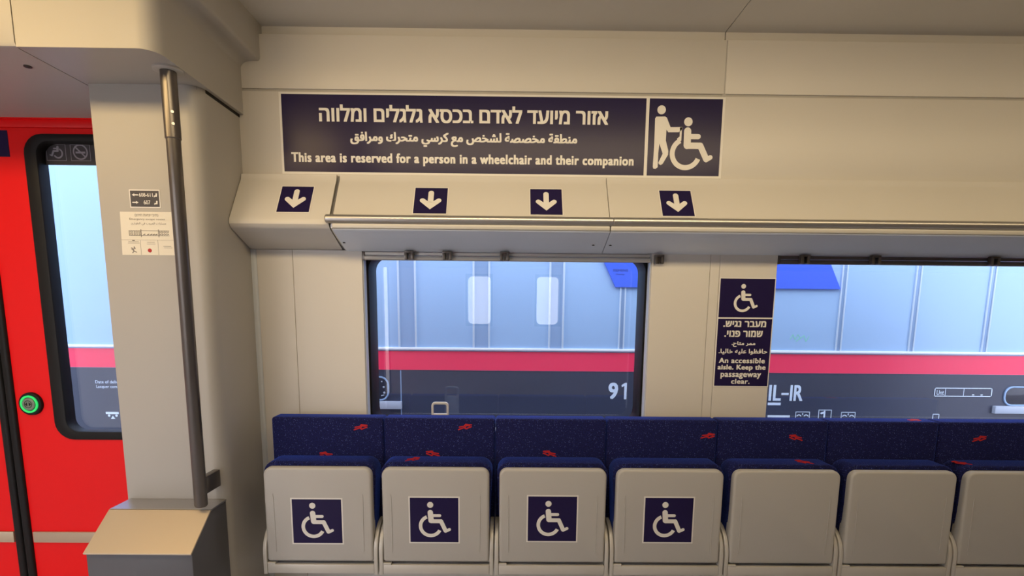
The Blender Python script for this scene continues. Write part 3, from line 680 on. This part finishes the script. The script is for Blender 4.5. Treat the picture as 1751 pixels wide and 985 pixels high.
mb = MB(); text(mb, 'SIEMENS', 0.825, 0.945, 1.812, 1.830, CY - 0.0225, bold=0.02); text(mb, 'Mobility', 0.852, 0.918, 1.782, 1.796, CY - 0.0225); mb.build('maker_lettering', 'carriage_ink', bp)
yc = CY - 0.0005
mb = MB(); text(mb, '9', 0.826, 0.906, 0.782, 0.920, yc, bold=0.04, t=0.001); mb.prism([(0.956, 0.783), (0.976, 0.783), (0.976, 0.919), (0.962, 0.919), (0.932, 0.900), (0.936, 0.882), (0.956, 0.894)], 'Y', yc - 0.001, yc); mb.build('number', 'carriage_letter', cr)
mb = MB(); text(mb, 'IL', 2.150, 2.252, 0.780, 0.912, yc, bold=0.03, t=0.001); text(mb, 'IR', 2.325, 2.432, 0.780, 0.912, yc, bold=0.03, t=0.001); quad(mb, 2.255, 2.315, 0.828, 0.846, yc, 0.001); quad(mb, 2.148, 2.255, 0.743, 0.764, yc, 0.001); quad(mb, 2.155, 2.340, 0.640, 0.658, yc, 0.001); mb.build('code_lettering', 'carriage_letter', cr)
mb = MB()
for q in ((3.52, 4.0, 0.826, 0.833), (3.52, 4.0, 0.893, 0.900), (3.52, 3.527, 0.826, 0.9), (3.993, 4.0, 0.826, 0.9), (3.610, 3.614, 0.83, 0.896), (3.762, 3.766, 0.83, 0.896)): quad(mb, *q, yc, 0.001)
text(mb, 'Unt', 3.540, 3.600, 0.840, 0.880, yc, bold=0.01, t=0.001)
for x in (3.84, 3.91): capsule(mb, (x, 0.842), (x + 0.012, 0.842), 0.004, yc)
mb.build('data_box', 'carriage_letter', cr)
for k, (xa, xb, z1) in enumerate(((2.385, 2.505, 0.690), (2.575, 2.685, 0.708), (2.765, 2.885, 0.690), (3.53, 3.585, 0.680))):
    mb = MB(); z0 = 0.60
    for q in ((xa, xb, z1 - 0.005, z1), (xa, xa + 0.005, z0, z1), (xb - 0.005, xb, z0, z1), (xa, xb, z0, z0 + 0.005)): quad(mb, *q, yc, 0.001)
    xm = (xa + xb) / 2
    if k in (0, 2):
        for s in (-1, 1): arc(mb, (xm + s * 0.03, z1 - 0.045), 0.018, 0.004, 20, 160, yc)
        capsule(mb, (xm, z1 - 0.025), (xm, z1 - 0.015), 0.004, yc)
    elif k == 1:
        capsule(mb, (xm - 0.03, z1 - 0.03), (xm - 0.01, z1 - 0.025), 0.008, yc); capsule(mb, (xm - 0.004, z1 - 0.015), (xm - 0.004, z1 - 0.06), 0.007, yc)
    mb.build('lifting_mark', 'carriage_letter', cr)
mb = MB(); text(mb, 'Date of delivery', -3.360, -3.130, 0.872, 0.905, yc, bold=0.01, t=0.001); text(mb, 'Lacquer company', -3.355, -3.125, 0.835, 0.866, yc, bold=0.01, t=0.001); mb.build('paint_lettering', 'carriage_letter', cr)
mb = MB(); quad(mb, -3.300, -3.195, 0.625, 0.643, yc, 0.001); mb.prism([(-3.263, 0.585), (-3.227, 0.585), (-3.245, 0.612)], 'Y', yc - 0.001, yc); disc(mb, (-3.275, 0.613), 0.010, yc); disc(mb, (-3.215, 0.613), 0.010, yc); mb.build('jacking_mark', 'carriage_letter', cr)
def hatch(x0, x1, zs0, zs1, sx0, sx1, seam):
    mb = MB(); mb.prism(rrect(x0, x1, zs0, zs1, 0.06), 'Y', CY - 0.006, CY + 0.01, 0.003); h = mb.build('glazed_hatch', 'carriage_glass', cr)
    mb = MB(); mb.ring(rrect(x0 - 0.012, x1 + 0.012, zs0 - 0.012, zs1 + 0.012, 0.07), rrect(x0, x1, zs0, zs1, 0.06), 'Y', CY - 0.010, CY + 0.01, 0.002); mb.build('rim', 'carriage_pillar', h)
    mb = MB(); disc(mb, (x1 - 0.045, zs1 - 0.03), 0.006, CY - 0.007); disc(mb, (x1 - 0.03, zs1 - 0.075), 0.008, CY - 0.007); disc(mb, (x1 - 0.026, zs0 + 0.055), 0.009, CY - 0.007); capsule(mb, (x1 - 0.05, zs0 + 0.03), (x1 - 0.03, zs0 + 0.035), 0.004, CY - 0.007); mb.build('fittings', 'carriage_sill', h)
    mb = MB(); mb.box(sx0, sx1, CY - 0.03, CY + 0.01, 0.690, 0.752, 0.004); mb.build('step_sill', 'carriage_sill', cr)
    if seam is not None:
        mb = MB(); quad(mb, seam - 0.004, seam + 0.004, 0.60, 1.008, yc, 0.001); mb.build('panel_seam', 'carriage_pillar', cr)
hatch(-1.40, -0.985, 0.768, 0.945, -1.55, -0.868, -0.875)
hatch(4.11, 4.62, 0.765, 0.905, 4.02, 4.8, None)
mb = MB()
pts = [(2.29, 1.29), (2.31, 1.325), (2.33, 1.285), (2.35, 1.325), (2.37, 1.30), (2.34, 1.27), (2.40, 1.318), (2.42, 1.27), (2.44, 1.31)]
for p, q in zip(pts, pts[1:]): capsule(mb, p, q, 0.0035, yc)
mb.build('graffiti_scribble', 'graffiti_green', cr)
mb = MB(); mb.box(-40, 40, -30, 40, -1.3, -1.1); struct('ground', mb, 'ballast')

# ------------------------------------------------------------------ ceiling lamps of the saloon (above and behind the camera's view)
for k, (x0, x1, y, z, e, c) in enumerate(LAMPS):
    t_ = thing('ceiling_lamp', ['long white ceiling lamp over the seats with stickers', 'long white ceiling lamp over the plain seats', 'white ceiling lamp beside the vestibule bulkhead'][k], 'lamp', ((x0 + x1) / 2, y, 2.70), 'ceiling lamps')
    mt = Matrix.Translation((0, y, z)) @ Matrix.Rotation(TILT, 4, 'X')
    mb = MB(); mb.ring(rrect(x0 - 0.03, x1 + 0.03, -0.11, 0.11, 0.02), rrect(x0 - 0.005, x1 + 0.005, -0.085, 0.085, 0.01), 'Z', -0.005, 0.03, 0.004); mb.box(x0 - 0.03, x1 + 0.03, -0.108, 0.108, 0.029, 0.036); mb.build('housing', 'lamp_housing', t_, mtx=mt)
    mb = MB(); mb.box(x0 - 0.004, x1 + 0.004, -0.084, 0.084, 0.0, 0.01); mb.build('diffuser', 'lamp_diffuser', t_, mtx=mt)
    for q in (0.2, 0.8):
        xx = x0 + q * (x1 - x0); mb = MB(); mb.tube([(xx, y - 0.02, z + 0.03), (xx, y - 0.02, 2.70)], 0.012, 12); mb.build('stem', 'lamp_housing', t_)
